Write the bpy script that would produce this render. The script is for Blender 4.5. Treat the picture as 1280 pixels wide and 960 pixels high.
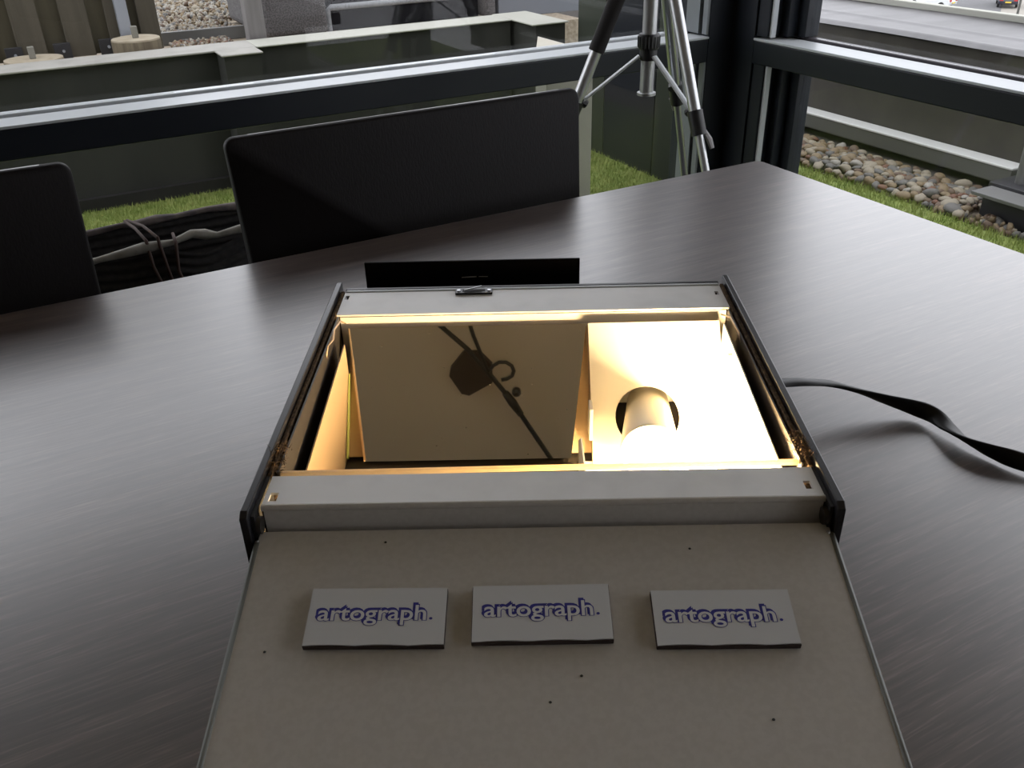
import bpy, bmesh, math, random
from mathutils import Vector, Matrix, Euler
random.seed(7)
for o in list(bpy.data.objects): bpy.data.objects.remove(o)
SC = bpy.context.scene
COL = SC.collection
PI = math.pi

# ------------------------------------------------------------------ camera
YAW, PITCH, ROLL = 0.480372, 0.529521, -0.026698
fw = Vector((math.sin(YAW)*math.cos(PITCH), math.cos(YAW)*math.cos(PITCH), -math.sin(PITCH)))
rt = Vector((math.cos(YAW), -math.sin(YAW), 0))
up = rt.cross(fw)
r2 = rt*math.cos(ROLL) + up*math.sin(ROLL)
u2 = -rt*math.sin(ROLL) + up*math.cos(ROLL)
cam_data = bpy.data.cameras.new('camera'); cam = bpy.data.objects.new('camera', cam_data); COL.objects.link(cam)
cam.matrix_world = Matrix(((r2.x, u2.x, -fw.x, 0), (r2.y, u2.y, -fw.y, 0), (r2.z, u2.z, -fw.z, 1.15), (0, 0, 0, 1)))
cam_data.sensor_width = 36; cam_data.lens = 36*1108.9/1280; cam_data.clip_start = .01; cam_data.clip_end = 500
SC.camera = cam

# ------------------------------------------------------------------ world: even overcast sky
w = bpy.data.worlds.new('overcast_sky'); SC.world = w; w.use_nodes = True
bg = w.node_tree.nodes['Background']
bg.inputs['Color'].default_value = (.94, .955, 1.0, 1); bg.inputs['Strength'].default_value = 2.8
SC.view_settings.view_transform = 'Standard'; SC.view_settings.look = 'None'
SC.view_settings.gamma = 1; SC.view_settings.use_curve_mapping = False
SC.view_settings.exposure = 0.0
LAMP_STRENGTH = 720.0

# ------------------------------------------------------------------ materials
def mat(name, col, rough=.5, metal=0, spec=.5, noise=None, bump=None, coat=0, emit=None, sheen=0):
    """noise = (scale xyz, second colour, lo, hi[, detail]); bump = (scale xyz, strength, distance)"""
    m = bpy.data.materials.new(name); m.use_nodes = True
    nt = m.node_tree; b = nt.nodes['Principled BSDF']
    b.inputs['Base Color'].default_value = (*col, 1); b.inputs['Roughness'].default_value = rough
    b.inputs['Metallic'].default_value = metal; b.inputs['Specular IOR Level'].default_value = spec
    if coat: b.inputs['Coat Weight'].default_value = coat; b.inputs['Coat Roughness'].default_value = .1
    if sheen: b.inputs['Sheen Weight'].default_value = sheen
    def tex(scale, detail=4):
        tc = nt.nodes.new('ShaderNodeTexCoord'); mp = nt.nodes.new('ShaderNodeMapping')
        mp.inputs['Scale'].default_value = scale
        n = nt.nodes.new('ShaderNodeTexNoise'); n.inputs['Scale'].default_value = 1; n.inputs['Detail'].default_value = detail
        nt.links.new(tc.outputs['Object'], mp.inputs[0]); nt.links.new(mp.outputs[0], n.inputs['Vector'])
        return n
    if noise:
        n = tex(noise[0], noise[4] if len(noise) > 4 else 4); r = nt.nodes.new('ShaderNodeValToRGB')
        r.color_ramp.elements[0].position = noise[2]; r.color_ramp.elements[1].position = noise[3]
        r.color_ramp.elements[0].color = (*col, 1); r.color_ramp.elements[1].color = (*noise[1], 1)
        nt.links.new(n.outputs['Fac'], r.inputs[0]); nt.links.new(r.outputs[0], b.inputs['Base Color'])
    if bump:
        n = tex(bump[0]); bp = nt.nodes.new('ShaderNodeBump')
        bp.inputs['Strength'].default_value = bump[1]; bp.inputs['Distance'].default_value = bump[2]
        nt.links.new(n.outputs['Fac'], bp.inputs['Height']); nt.links.new(bp.outputs[0], b.inputs['Normal'])
    if emit:
        b.inputs['Emission Color'].default_value = (*emit[0], 1); b.inputs['Emission Strength'].default_value = emit[1]
    return m

def table_material():
    m = bpy.data.materials.new('dark_oak_laminate'); m.use_nodes = True; nt = m.node_tree; N = nt.nodes; L = nt.links
    b = N['Principled BSDF']
    tc = N.new('ShaderNodeTexCoord')
    def noise(scale, detail=5, dist=0):
        mp = N.new('ShaderNodeMapping'); mp.inputs['Scale'].default_value = scale
        n = N.new('ShaderNodeTexNoise'); n.inputs['Scale'].default_value = 1; n.inputs['Detail'].default_value = detail
        n.inputs['Distortion'].default_value = dist
        L.new(tc.outputs['Object'], mp.inputs[0]); L.new(mp.outputs[0], n.inputs['Vector']); return n
    def ramp(n, p0, c0, p1, c1):
        r = N.new('ShaderNodeValToRGB'); e = r.color_ramp.elements
        e[0].position = p0; e[0].color = (*c0, 1); e[1].position = p1; e[1].color = (*c1, 1)
        L.new(n.outputs['Fac'], r.inputs[0]); return r
    def mix(a, c, fac, mode='MIX'):
        x = N.new('ShaderNodeMix'); x.data_type = 'RGBA'; x.blend_type = mode
        if isinstance(fac, float): x.inputs[0].default_value = fac
        else: L.new(fac, x.inputs[0])
        L.new(a, x.inputs[6]); L.new(c, x.inputs[7]); return x.outputs[2]
    broad = ramp(noise((1.6, 9, 1), 4, .6), .3, (.080, .062, .058), .72, (.126, .101, .096))
    streak = ramp(noise((13, 230, 1), 4), .40, (.72, .72, .72), .75, (1.36, 1.33, 1.31))
    fine = ramp(noise((34, 620, 1), 2), .52, (.82, .82, .82), .70, (1.6, 1.58, 1.55))
    # arched growth-ring figure running along the board
    mp = N.new('ShaderNodeMapping'); mp.inputs['Scale'].default_value = (.55, 7, 1)
    L.new(tc.outputs['Object'], mp.inputs[0])
    wv = N.new('ShaderNodeTexWave'); wv.wave_type = 'RINGS'; wv.inputs['Scale'].default_value = 1.6
    wv.inputs['Distortion'].default_value = 5; wv.inputs['Detail'].default_value = 3; wv.inputs['Detail Scale'].default_value = 1.5
    L.new(mp.outputs[0], wv.inputs['Vector'])
    ring = N.new('ShaderNodeValToRGB'); ring.color_ramp.elements[0].position = .1; ring.color_ramp.elements[0].color = (.86, .86, .86, 1)
    ring.color_ramp.elements[1].position = .9; ring.color_ramp.elements[1].color = (1.15, 1.14, 1.13, 1)
    L.new(wv.outputs['Fac'], ring.inputs[0])
    c = mix(broad.outputs[0], streak.outputs[0], 1.0, 'MULTIPLY'); c = mix(c, fine.outputs[0], .8, 'MULTIPLY')
    c = mix(c, ring.outputs[0], 1.0, 'MULTIPLY')
    L.new(c, b.inputs['Base Color'])
    rr = N.new('ShaderNodeMapRange'); rr.inputs[3].default_value = .31; rr.inputs[4].default_value = .37
    sn = noise((5, 260, 1), 3); L.new(sn.outputs['Fac'], rr.inputs[0]); L.new(rr.outputs[0], b.inputs['Roughness'])
    bp = N.new('ShaderNodeBump'); bp.inputs['Strength'].default_value = .07; bp.inputs['Distance'].default_value = .0005
    L.new(sn.outputs['Fac'], bp.inputs['Height']); L.new(bp.outputs[0], b.inputs['Normal'])
    b.inputs['Specular IOR Level'].default_value = .7
    b.inputs['Coat Weight'].default_value = 1.0; b.inputs['Coat Roughness'].default_value = .32; b.inputs['Coat IOR'].default_value = 1.75
    return m

def glass_material(name, tint, base=.035, edge=.55):
    m = bpy.data.materials.new(name); m.use_nodes = True; nt = m.node_tree; N = nt.nodes; L = nt.links
    N.remove(N['Principled BSDF']); out = N['Material Output']
    t = N.new('ShaderNodeBsdfTransparent'); t.inputs[0].default_value = (*tint, 1)
    g = N.new('ShaderNodeBsdfGlossy'); g.inputs['Roughness'].default_value = .0
    lw = N.new('ShaderNodeLayerWeight'); lw.inputs[0].default_value = .5
    p = N.new('ShaderNodeMath'); p.operation = 'POWER'; p.inputs[1].default_value = 4
    a = N.new('ShaderNodeMath'); a.operation = 'MULTIPLY_ADD'; a.inputs[1].default_value = edge; a.inputs[2].default_value = base
    mx = N.new('ShaderNodeMixShader')
    L.new(lw.outputs['Facing'], p.inputs[0]); L.new(p.outputs[0], a.inputs[0]); L.new(a.outputs[0], mx.inputs[0])
    L.new(t.outputs[0], mx.inputs[1]); L.new(g.outputs[0], mx.inputs[2]); L.new(mx.outputs[0], out.inputs[0])
    return m

def mirror_material():
    m = bpy.data.materials.new('dusty_bronze_mirror'); m.use_nodes = True; nt = m.node_tree; N = nt.nodes; L = nt.links
    b = N['Principled BSDF']; b.inputs['Metallic'].default_value = 1; b.inputs['Roughness'].default_value = .015
    b.inputs['Base Color'].default_value = (.90, .84, .76, 1)
    d = N.new('ShaderNodeBsdfDiffuse'); d.inputs[0].default_value = (.5, .45, .38, 1)
    tc = N.new('ShaderNodeTexCoord'); v = N.new('ShaderNodeTexVoronoi'); v.inputs['Scale'].default_value = 130; v.inputs['Randomness'].default_value = 1
    L.new(tc.outputs['Object'], v.inputs['Vector'])
    lt = N.new('ShaderNodeMath'); lt.operation = 'LESS_THAN'; lt.inputs[1].default_value = .06
    L.new(v.outputs['Distance'], lt.inputs[0])
    n = N.new('ShaderNodeTexNoise'); n.inputs['Scale'].default_value = 60; L.new(tc.outputs['Object'], n.inputs['Vector'])
    gt = N.new('ShaderNodeMath'); gt.operation = 'GREATER_THAN'; gt.inputs[1].default_value = .47
    L.new(n.outputs['Fac'], gt.inputs[0])
    mu = N.new('ShaderNodeMath'); mu.operation = 'MULTIPLY'; L.new(lt.outputs[0], mu.inputs[0]); L.new(gt.outputs[0], mu.inputs[1])
    ma = N.new('ShaderNodeMath'); ma.operation = 'MULTIPLY_ADD'; ma.inputs[1].default_value = .45; ma.inputs[2].default_value = .006
    L.new(mu.outputs[0], ma.inputs[0])
    mx = N.new('ShaderNodeMixShader'); L.new(ma.outputs[0], mx.inputs[0]); L.new(b.outputs[0], mx.inputs[1]); L.new(d.outputs[0], mx.inputs[2])
    L.new(mx.outputs[0], N['Material Output'].inputs[0]); return m

def lit_bar_material():  # bar made translucent so lamp light shows on its front
    m = bpy.data.materials.new('translucent_lit_bar'); m.use_nodes = True; nt = m.node_tree; N = nt.nodes; L = nt.links
    t = N.new('ShaderNodeBsdfTranslucent'); t.inputs[0].default_value = (.85, .72, .5, 1)
    mx = N.new('ShaderNodeMixShader'); mx.inputs[0].default_value = .6
    N['Principled BSDF'].inputs['Base Color'].default_value = (.8, .72, .58, 1)
    L.new(N['Principled BSDF'].outputs[0], mx.inputs[1]); L.new(t.outputs[0], mx.inputs[2]); L.new(mx.outputs[0], N['Material Output'].inputs[0]); return m

M = dict(
 table=table_material(),
 leather=mat('black_leather', (.011, .0095, .010), .55, bump=((420, 420, 170), .3, .001), spec=.13),
 leather_highlight=mat('leather_edge_highlight', (.05, .048, .05), .3, spec=1.0, coat=1.0),  # lightened, glossy leather: top-edge highlight put into the colour
 steel=mat('brushed_steel', (.55, .56, .58), .3, 1),
 anthracite=mat('anthracite_powder_coat', (.0115, .0145, .020), .4, spec=.3),
 alu=mat('light_grey_aluminium', (.50, .53, .55), .4, .1),
 bead_dark=mat('plum_grey_bead', (.045, .04, .05), .5),
 reveal=mat('grey_glazing_bead', (.20, .22, .23), .45, .2),
 glass=glass_material('window_glass', (.95, .95, .955), .018, .40),
 gasket=mat('black_rubber', (.012, .012, .016), .6),
 plaster=mat('warm_white_plaster', (.34, .30, .27), .9, noise=((2, 2, 2), (.31, .275, .245), .4, .6)),
 ceiling=mat('taupe_ceiling_paint', (.60, .52, .43), .95, noise=((3, 3, 3), (.57, .495, .41), .35, .65)),
 floor=mat('dark_grey_carpet', (.05, .048, .047), .95, noise=((60, 60, 60), (.08, .077, .075), .3, .7)),
 grey_paint=mat('grey_enamel', (.52, .495, .46), .42, spec=.4, noise=((260, 260, 260), (.49, .465, .43), .4, .6, 2)),
 skylit_strip_paint=mat('skylit_grey_enamel', (.76, .76, .75), .36, spec=.6, noise=((40, 40, 40), (.69, .69, .68), .45, .75)),  # lid's grey enamel lightened: sky brightness put into the colour
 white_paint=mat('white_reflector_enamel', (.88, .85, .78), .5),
 cream=mat('glow_tinted_inner_sheet', (.40, .28, .15), .55),  # darker and oranger: dim warm lamp glow put into the colour
 black_plate=mat('black_satin_plate', (.014, .014, .017), .3, spec=.5, noise=((30, 30, 30), (.03, .03, .034), .55, .8)),
 deep_black=mat('deep_black_lacquer', (.0028, .0024, .0024), .5, spec=.05),
 black_matte=mat('black_matte', (.012, .011, .011), .6),
 felt=mat('brown_felt', (.055, .038, .024), 1.0, spec=.1, noise=((300, 300, 300), (.15, .10, .06), .4, .7), bump=((500, 500, 500), .8, .002)),
 rail=mat('worn_channel_metal', (.045, .040, .036), .45, .4),
 wire=mat('bare_wire', (.6, .45, .3), .35, .6),
 lit_bar=lit_bar_material(),
 green_glass=mat('green_glass_edge', (.62, .72, .22), .2, spec=.6),
 mirror=mirror_material(),
 socket=mat('ceramic_socket', (.80, .74, .60), .45),
 bulb=mat('glowing_bulb', (1, .9, .7), .4, emit=((1.0, .70, .36), LAMP_STRENGTH)),
 card=mat('magnet_card', (.56, .57, .58), .45),
 card_print=mat('card_print_white', (.60, .61, .62), .5),
 ink=mat('blue_ink', (.026, .026, .24), .5),
 magnet=mat('brown_magnet_sheet', (.035, .022, .018), .75),
 cable=mat('black_cable', (.007, .007, .0075), .4, spec=.25),
 fabric=mat('black_ribbed_fabric', (.016, .015, .016), .9, noise=((90, 90, 90), (.03, .028, .028), .4, .7)),
 hem_light=mat('pale_grey_hem', (.30, .29, .26), .9, noise=((60, 60, 60), (.22, .21, .19), .35, .65)),
 hem_mauve=mat('mauve_grey_hem', (.17, .145, .135), .9, noise=((50, 50, 50), (.09, .08, .085), .4, .65)),
 brown_cord=mat('brown_cord', (.055, .030, .024), .7),
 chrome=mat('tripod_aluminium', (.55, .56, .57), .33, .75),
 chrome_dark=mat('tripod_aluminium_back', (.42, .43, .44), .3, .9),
 plastic=mat('black_plastic', (.014, .014, .015), .45),
 foam=mat('black_foam', (.014, .012, .012), .85),
 grip=mat('grey_plastic', (.16, .15, .15), .5),
 turf=mat('artificial_turf', (.15, .20, .045), .9, noise=((40, 40, 40), (.24, .29, .07), .35, .7)),
 blade=mat('turf_blade', (.18, .25, .05), .7, noise=((14, 14, 14), (.34, .38, .12), .35, .65)),
 olive=mat('dark_olive_render', (.018, .019, .016), .8, noise=((6, 6, 2), (.026, .027, .022), .4, .7)),
 coping=mat('weathered_coping', (.36, .35, .32), .8, noise=((8, 8, 8), (.27, .265, .24), .4, .7)),
 coping2=mat('clean_coping', (.40, .40, .35), .7),
 pale_concrete=mat('pale_concrete', (.22, .215, .185), .85, noise=((5, 5, 5), (.18, .175, .15), .4, .7)),
 cream_cap=mat('cream_cap', (.50, .47, .39), .7),
 fence=mat('brown_fence_board', (.088, .077, .055), .85, noise=((40, 40, 3), (.066, .058, .040), .35, .65)),
 fence_back=mat('dark_olive_fence_board', (.062, .055, .034), .9, noise=((30, 30, 3), (.085, .075, .045), .35, .65)),  # darker, more olive brown for back boards and rails
 bracket=mat('dark_steel_bracket', (.045, .045, .048), .5, .4),
 zinc=mat('galvanised_steel', (.42, .45, .50), .4, .5),
 stump_side=mat('stump_bark_cut', (.20, .165, .11), .9, noise=((60, 60, 8), (.13, .105, .07), .35, .65)),
 stump_top=mat('stump_sawn_top', (.40, .35, .26), .85, noise=((30, 30, 30), (.32, .27, .19), .4, .7)),
 timber=mat('silvered_timber', (.20, .19, .185), .85, noise=((40, 40, 3), (.16, .15, .145), .35, .65)),
 edging=mat('grey_edge_strip', (.15, .15, .145), .6, .2),
 gravel_base=mat('gravel_bed', (.22, .18, .13), .95, noise=((70, 70, 70), (.34, .29, .22), .35, .65)),
 peb=[mat('pebble_%s' % n, tuple(x*.60 for x in c), .6, noise=((30, 30, 30), tuple(x*.45 for x in c), .35, .7)) for n, c in
      (('tan', (.33, .24, .13)), ('cream', (.46, .40, .29)), ('grey', (.20, .19, .17)), ('brown', (.19, .12, .07)), ('white', (.50, .47, .40)), ('rust', (.24, .105, .05)))],
 wet_roof=mat('wet_bitumen', (.050, .048, .051), .38, spec=.35, noise=((3, 9, 3), (.085, .082, .086), .4, .7), bump=((8, 8, 8), .12, .01)),
 upstand=mat('dark_bitumen_upstand', (.040, .035, .030), .75, noise=((7, 7, 7), (.055, .05, .04), .4, .7)),
 kick=mat('aluminium_kick_darkened', (.15, .155, .14), .5, .2),  # aluminium darkened: shade on the upright face put into the colour
 kick_skylit=mat('aluminium_kick_skylit', (.78, .79, .76), .45, .2),  # same aluminium lightened: skylight on the flat top put into the colour
 dark_panel=mat('dark_blue_grey_panel', (.014, .016, .021), .35),
 dark_green_panel=mat('dark_green_panel', (.028, .034, .024), .5),
 grey_panel=mat('blue_grey_panel', (.13, .14, .16), .5),
 rattan=mat('grey_brown_rattan', (.115, .108, .108), .7, noise=((160, 160, 160), (.05, .047, .048), .4, .6), bump=((150, 150, 150), .9, .004)),
 rattan_rim=mat('pale_rattan_rim', (.30, .31, .32), .7, noise=((120, 120, 120), (.2, .21, .22), .35, .65)),
 cushion=mat('charcoal_cushion', (.010, .010, .012), .9, spec=.1),
 asphalt=mat('asphalt', (.12, .12, .123), .9), paving=mat('pale_paving', (.30, .28, .245), .9), lawn=mat('lawn', (.11, .16, .055), .95, noise=((.8, .8, .8), (.16, .2, .08), .35, .65)),
 car_white=mat('car_white_paint', (.66, .68, .68), .2, coat=.5), car_dark=mat('car_dark_paint', (.03, .033, .05), .2, coat=.5),
 car_glass=mat('car_glass', (.03, .04, .045), .08), tyre=mat('tyre_rubber', (.015, .015, .015), .8), plate=mat('yellow_number_plate', (.75, .55, .06), .5), tail=mat('red_tail_light', (.45, .03, .03), .3),
 lamp_pole=mat('dull_lamp_pole', (.10, .10, .09), .5, .4),
)

# ------------------------------------------------------------------ mesh helpers
class MB:
    def __init__(s): s.v = []; s.f = []; s.mi = []; s.cur = 0
    def add(s, vs, fs):
        b = len(s.v); s.v += [tuple(v) for v in vs]
        for f in fs: s.f.append(tuple(b+i for i in f)); s.mi.append(s.cur)
        return s
    def box(s, x0, x1, y0, y1, z0, z1):
        return s.add([(x, y, z) for z in (z0, z1) for y in (y0, y1) for x in (x0, x1)],
                     [(0, 2, 3, 1), (4, 5, 7, 6), (0, 1, 5, 4), (2, 6, 7, 3), (0, 4, 6, 2), (1, 3, 7, 5)])
    def prism(s, poly, axis, a, b):
        """poly: 2D outline; axis: extrusion axis; outline gives the two other axes in xyz order"""
        def P(p, t):
            return {'x': (t, p[0], p[1]), 'y': (p[0], t, p[1]), 'z': (p[0], p[1], t)}[axis]
        n = len(poly)
        vs = [P(p, a) for p in poly] + [P(p, b) for p in poly]
        fs = [tuple(range(n-1, -1, -1)), tuple(range(n, 2*n))] + [(i, (i+1) % n, n+(i+1) % n, n+i) for i in range(n)]
        return s.add(vs, fs)
    def cyl(s, p0, p1, r0, r1=None, n=16, caps=True):
        return s.tube([p0, p1], [r0, r0 if r1 is None else r1], n, caps)
    def tube(s, pts, r, n=10, caps=True, flat=None, twist=None):
        pts = [Vector(p) for p in pts]; m = len(pts)
        rr = r if isinstance(r, (list, tuple)) else [r]*m
        b = len(s.v); t_prev = None; side = None
        for i, p in enumerate(pts):
            t = (pts[min(i+1, m-1)] - pts[max(i-1, 0)]).normalized()
            if side is None or flat:
                ref = Vector((0, 0, 1)) if abs(t.z) < .95 else Vector((1, 0, 0))
                side = t.cross(ref).normalized()
            else:
                side = (side - t*side.dot(t)).normalized()
            upv = side.cross(t)
            for k in range(n):
                a = 2*PI*k/n; cx, cy = math.cos(a)*rr[i], math.sin(a)*rr[i]
                if flat:
                    tw = twist[i] if twist else 0
                    cy *= flat; cx, cy = cx*math.cos(tw)-cy*math.sin(tw), cx*math.sin(tw)+cy*math.cos(tw)
                s.v.append(tuple(p + side*cx + upv*cy))
        for i in range(m-1):
            for k in range(n):
                s.f.append((b+i*n+k, b+i*n+(k+1) % n, b+(i+1)*n+(k+1) % n, b+(i+1)*n+k)); s.mi.append(s.cur)
        if caps:
            s.f.append(tuple(b+k for k in reversed(range(n)))); s.mi.append(s.cur)
            s.f.append(tuple(b+(m-1)*n+k for k in range(n))); s.mi.append(s.cur)
        return s
    def lathe(s, prof, c=(0, 0, 0), n=24, axis=None):
        """prof: (radius, height) along axis"""
        q = Vector((0, 0, 1)).rotation_difference(Vector(axis).normalized()) if axis is not None else None
        b = len(s.v); m = len(prof)
        for (r, h) in prof:
            for k in range(n):
                p = Vector((r*math.cos(2*PI*k/n), r*math.sin(2*PI*k/n), h))
                if q: p = q @ p
                s.v.append(tuple(p + Vector(c)))
        for i in range(m-1):
            for k in range(n):
                s.f.append((b+i*n+k, b+i*n+(k+1) % n, b+(i+1)*n+(k+1) % n, b+(i+1)*n+k)); s.mi.append(s.cur)
        s.f.append(tuple(b+k for k in reversed(range(n)))); s.mi.append(s.cur)
        s.f.append(tuple(b+(m-1)*n+k for k in range(n))); s.mi.append(s.cur)
        return s
    def grid(s, fn, nu, nv):
        b = len(s.v)
        for j in range(nv+1):
            for i in range(nu+1): s.v.append(tuple(fn(i/nu, j/nv)))
        for j in range(nv):
            for i in range(nu):
                a = b+j*(nu+1)+i; s.f.append((a, a+1, a+nu+2, a+nu+1)); s.mi.append(s.cur)
        return s
    def build(s, name, m, parent=None, smooth=False, bevel=0, seg=2, fix=True):
        org = Vector(parent['_o']) if parent is not None and '_o' in parent else Vector((0, 0, 0))
        me = bpy.data.meshes.new(name)
        me.from_pydata([tuple(Vector(v)-org) for v in s.v], [], s.f)
        ms = m if isinstance(m, list) else [m]
        for x in ms: me.materials.append(x)
        if len(ms) > 1: me.polygons.foreach_set('material_index', s.mi)
        if fix:
            bm = bmesh.new(); bm.from_mesh(me); bmesh.ops.recalc_face_normals(bm, faces=bm.faces); bm.to_mesh(me); bm.free()
        if smooth is True: me.polygons.foreach_set('use_smooth', [True]*len(me.polygons))
        elif smooth:
            me.polygons.foreach_set('use_smooth', [True]*len(me.polygons)); me.set_sharp_from_angle(angle=math.radians(smooth))
        me.update()
        o = bpy.data.objects.new(name, me); COL.objects.link(o)
        if parent is not None: o.parent = parent
        if bevel:
            b = o.modifiers.new('bevel', 'BEVEL'); b.width = bevel; b.segments = seg; b.limit_method = 'ANGLE'; b.angle_limit = math.radians(40)
        if parent is not None and '_o' in parent: o['_o'] = parent['_o']
        return o

def tag(o, label=None, cat=None, group=None, kind=None):
    if label: o['label'] = label
    if cat: o['category'] = cat
    if group: o['group'] = group
    if kind: o['kind'] = kind
    return o
def thing(name, org, label, cat, group=None, loc=None, rz=0):
    """Empty at the base; part coordinates are given in the frame whose origin is shifted to `org`"""
    o = bpy.data.objects.new(name, None); COL.objects.link(o); o.empty_display_size = .05
    o.location = org if loc is None else loc; o.rotation_euler = (0, 0, rz); o['_o'] = tuple(org)
    return tag(o, label, cat, group)
def setting(name, org=(0, 0, 0)):
    o = bpy.data.objects.new(name, None); COL.objects.link(o); o.location = org; o['_o'] = tuple(org); o['kind'] = 'structure'; return o
def st(o): o['kind'] = 'structure'; return o
def Bx(*a): return MB().box(*a)

# ================================================================== THE ROOM
WY, WX = 1.90, 1.668                    # inner faces of the two window walls
st(Bx(-3.0, 1.72, -3.0, 1.95, -.1, 0).build('floor', M['floor']))
st(Bx(-3.1, 1.86, -3.1, 2.09, 2.5, 2.62).build('ceiling', M['ceiling']))
st(Bx(-3.1, 1.80, -3.1, -3.0, 0, 2.5).build('wall_back', M['plaster']))
st(Bx(-3.1, -3.0, -3.0, 2.03, 0, 2.5).build('wall_left', M['plaster']))
st(Bx(-3.0, 1.80, WY, 2.03, 1.84, 2.5).build('wall_front', M['plaster']))
st(Bx(WX, 1.80, -3.0, WY, 1.84, 2.5).build('wall_right', M['plaster']))
cp = MB().prism([(1.589, WY), (WX, WY), (WX, 1.818), (1.80, 1.818), (1.80, 2.03), (1.589, 2.03)], 'z', 0, 1.84)
st(cp.build('trim_1', M['anthracite'], bevel=.002))
st(Bx(1.6665, 1.6705, 1.895, 1.9015, 0, 1.84).build('trim_2', M['gasket']))

win = setting('window_1', (0, 1.96, 0))
Bx(-3.0, 1.589, WY, 2.03, .692, .750).build('rail', M['anthracite'], win, bevel=.003)
Bx(-3.0, 1.589, WY-.002, 1.973, .7502, .7555).build('sill_plate', M['alu'], win, bevel=.001)
Bx(-3.0, 1.589, 1.9732, 1.986, .7502, .753).build('gasket', M['gasket'], win)
Bx(-3.0, 1.589, 1.9862, 2.012, .7502, .760).build('glazing_bead', M['alu'], win, bevel=.002)
Bx(-3.0, 1.589, WY, 2.03, 0, .07).build('bottom_rail', M['anthracite'], win, bevel=.003)
Bx(-3.0, 1.589, WY, 2.03, 1.77, 1.839).build('head_rail', M['anthracite'], win, bevel=.003)
for z0, z1 in ((.0702, .6918), (.7605, 1.7698)):
    Bx(1.582, 1.5888, 1.903, 1.921, z0, z1).build('reveal_strip', M['reveal'], win)
    Bx(1.579, 1.5888, 1.932, 1.985, z0, z1).build('reveal_strip', M['reveal'], win)
for x0 in (-1.05,):
    Bx(x0-.04, x0+.04, WY+.005, 2.03, .7605, 1.7698).build('mullion', M['anthracite'], win)
    Bx(x0-.04, x0+.04, WY+.005, 2.03, .0702, .6918).build('mullion', M['anthracite'], win)
for a, b in ((-3.0, -1.091), (-1.009, 1.5785)):
    Bx(a, b, 1.992, 1.998, .7602, 1.7698).build('pane', M['glass'], win)
    Bx(a, b, 1.992, 1.998, .0702, .6918).build('pane', M['glass'], win)

win = setting('window_2', (1.73, 0, 0))
Bx(WX, 1.80, -3.0, 1.818, .694, .750).build('rail', M['anthracite'], win, bevel=.003)
Bx(WX-.002, 1.742, -3.0, 1.818, .7502, .7560).build('sill_plate', M['alu'], win, bevel=.001)
Bx(1.7422, 1.755, -3.0, 1.818, .7502, .753).build('gasket', M['gasket'], win)
Bx(1.7552, 1.781, -3.0, 1.818, .7502, .760).build('glazing_bead', M['bead_dark'], win, bevel=.002)
Bx(WX, 1.80, -3.0, 1.818, 0, .07).build('bottom_rail', M['anthracite'], win, bevel=.003)
Bx(WX, 1.80, -3.0, 1.818, 1.77, 1.839).build('head_rail', M['anthracite'], win, bevel=.003)
for z0, z1 in ((.0702, .6938), (.7605, 1.7698)):
    Bx(1.674, 1.80, 1.778, 1.8178, z0, z1).build('frame_stile', M['anthracite'], win, bevel=.002)
    Bx(1.680, 1.694, 1.770, 1.7778, z0, z1).build('reveal_strip', M['alu'], win)
    Bx(1.715, 1.79, 1.752, 1.7778, z0, z1).build('sash_stile', M['anthracite'], win, bevel=.002)
    Bx(1.745, 1.79, 1.722, 1.7518, z0, z1).build('sash_stile', M['anthracite'], win, bevel=.002)
    Bx(1.675, 1.80, -.30, -.22, z0, z1).build('mullion', M['anthracite'], win)
    for a, b in ((-3.0, -.3002), (-.2198, 1.7218)):
        Bx(1.760, 1.766, a, b, z0, z1).build('pane', M['glass'], win)

# ================================================================== TERRACE OUTSIDE
st(Bx(-3.2, 2.87, 2.03, 3.79, -.12, -.004).build('terrace_floor', M['turf']))
st(Bx(1.80, 2.87, -3.0, 2.03, -.12, -.004).build('terrace_floor', M['turf']))
def blades(x0, x1, y0, y1, n, h, label):
    g = MB()
    for _ in range(n):
        x, y = random.uniform(x0, x1), random.uniform(y0, y1)
        a = random.uniform(0, PI); hh = h*random.uniform(.6, 1.3); wd = random.uniform(.0013, .0026)
        lx, ly = random.gauss(0, .006), random.gauss(0, .006); dx, dy = math.cos(a)*wd, math.sin(a)*wd
        lx = min(max(x+lx, x0), x1)-x; ly = min(max(y+ly, y0), y1)-y
        b = len(g.v); g.v += [(x-dx, y-dy, -.004), (x+dx, y+dy, -.004), (x+lx, y+ly, hh)]; g.f.append((b, b+1, b+2)); g.mi.append(0)
    tag(g.build('artificial_turf', M['blade'], fix=False), label, 'grass', kind='stuff')
blades(-.35, .70, 3.15, 3.77, 12000, .016, 'strip of yellow-green artificial turf below the olive wall, seen between the chairs')
blades(1.73, 2.24, 2.45, 3.55, 9000, .016, 'patch of artificial turf before the dark screen behind the tripod')
blades(2.285, 2.89, .9, 3.2, 20000, .020, 'strip of green artificial turf beside the pebbles at the right')

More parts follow.
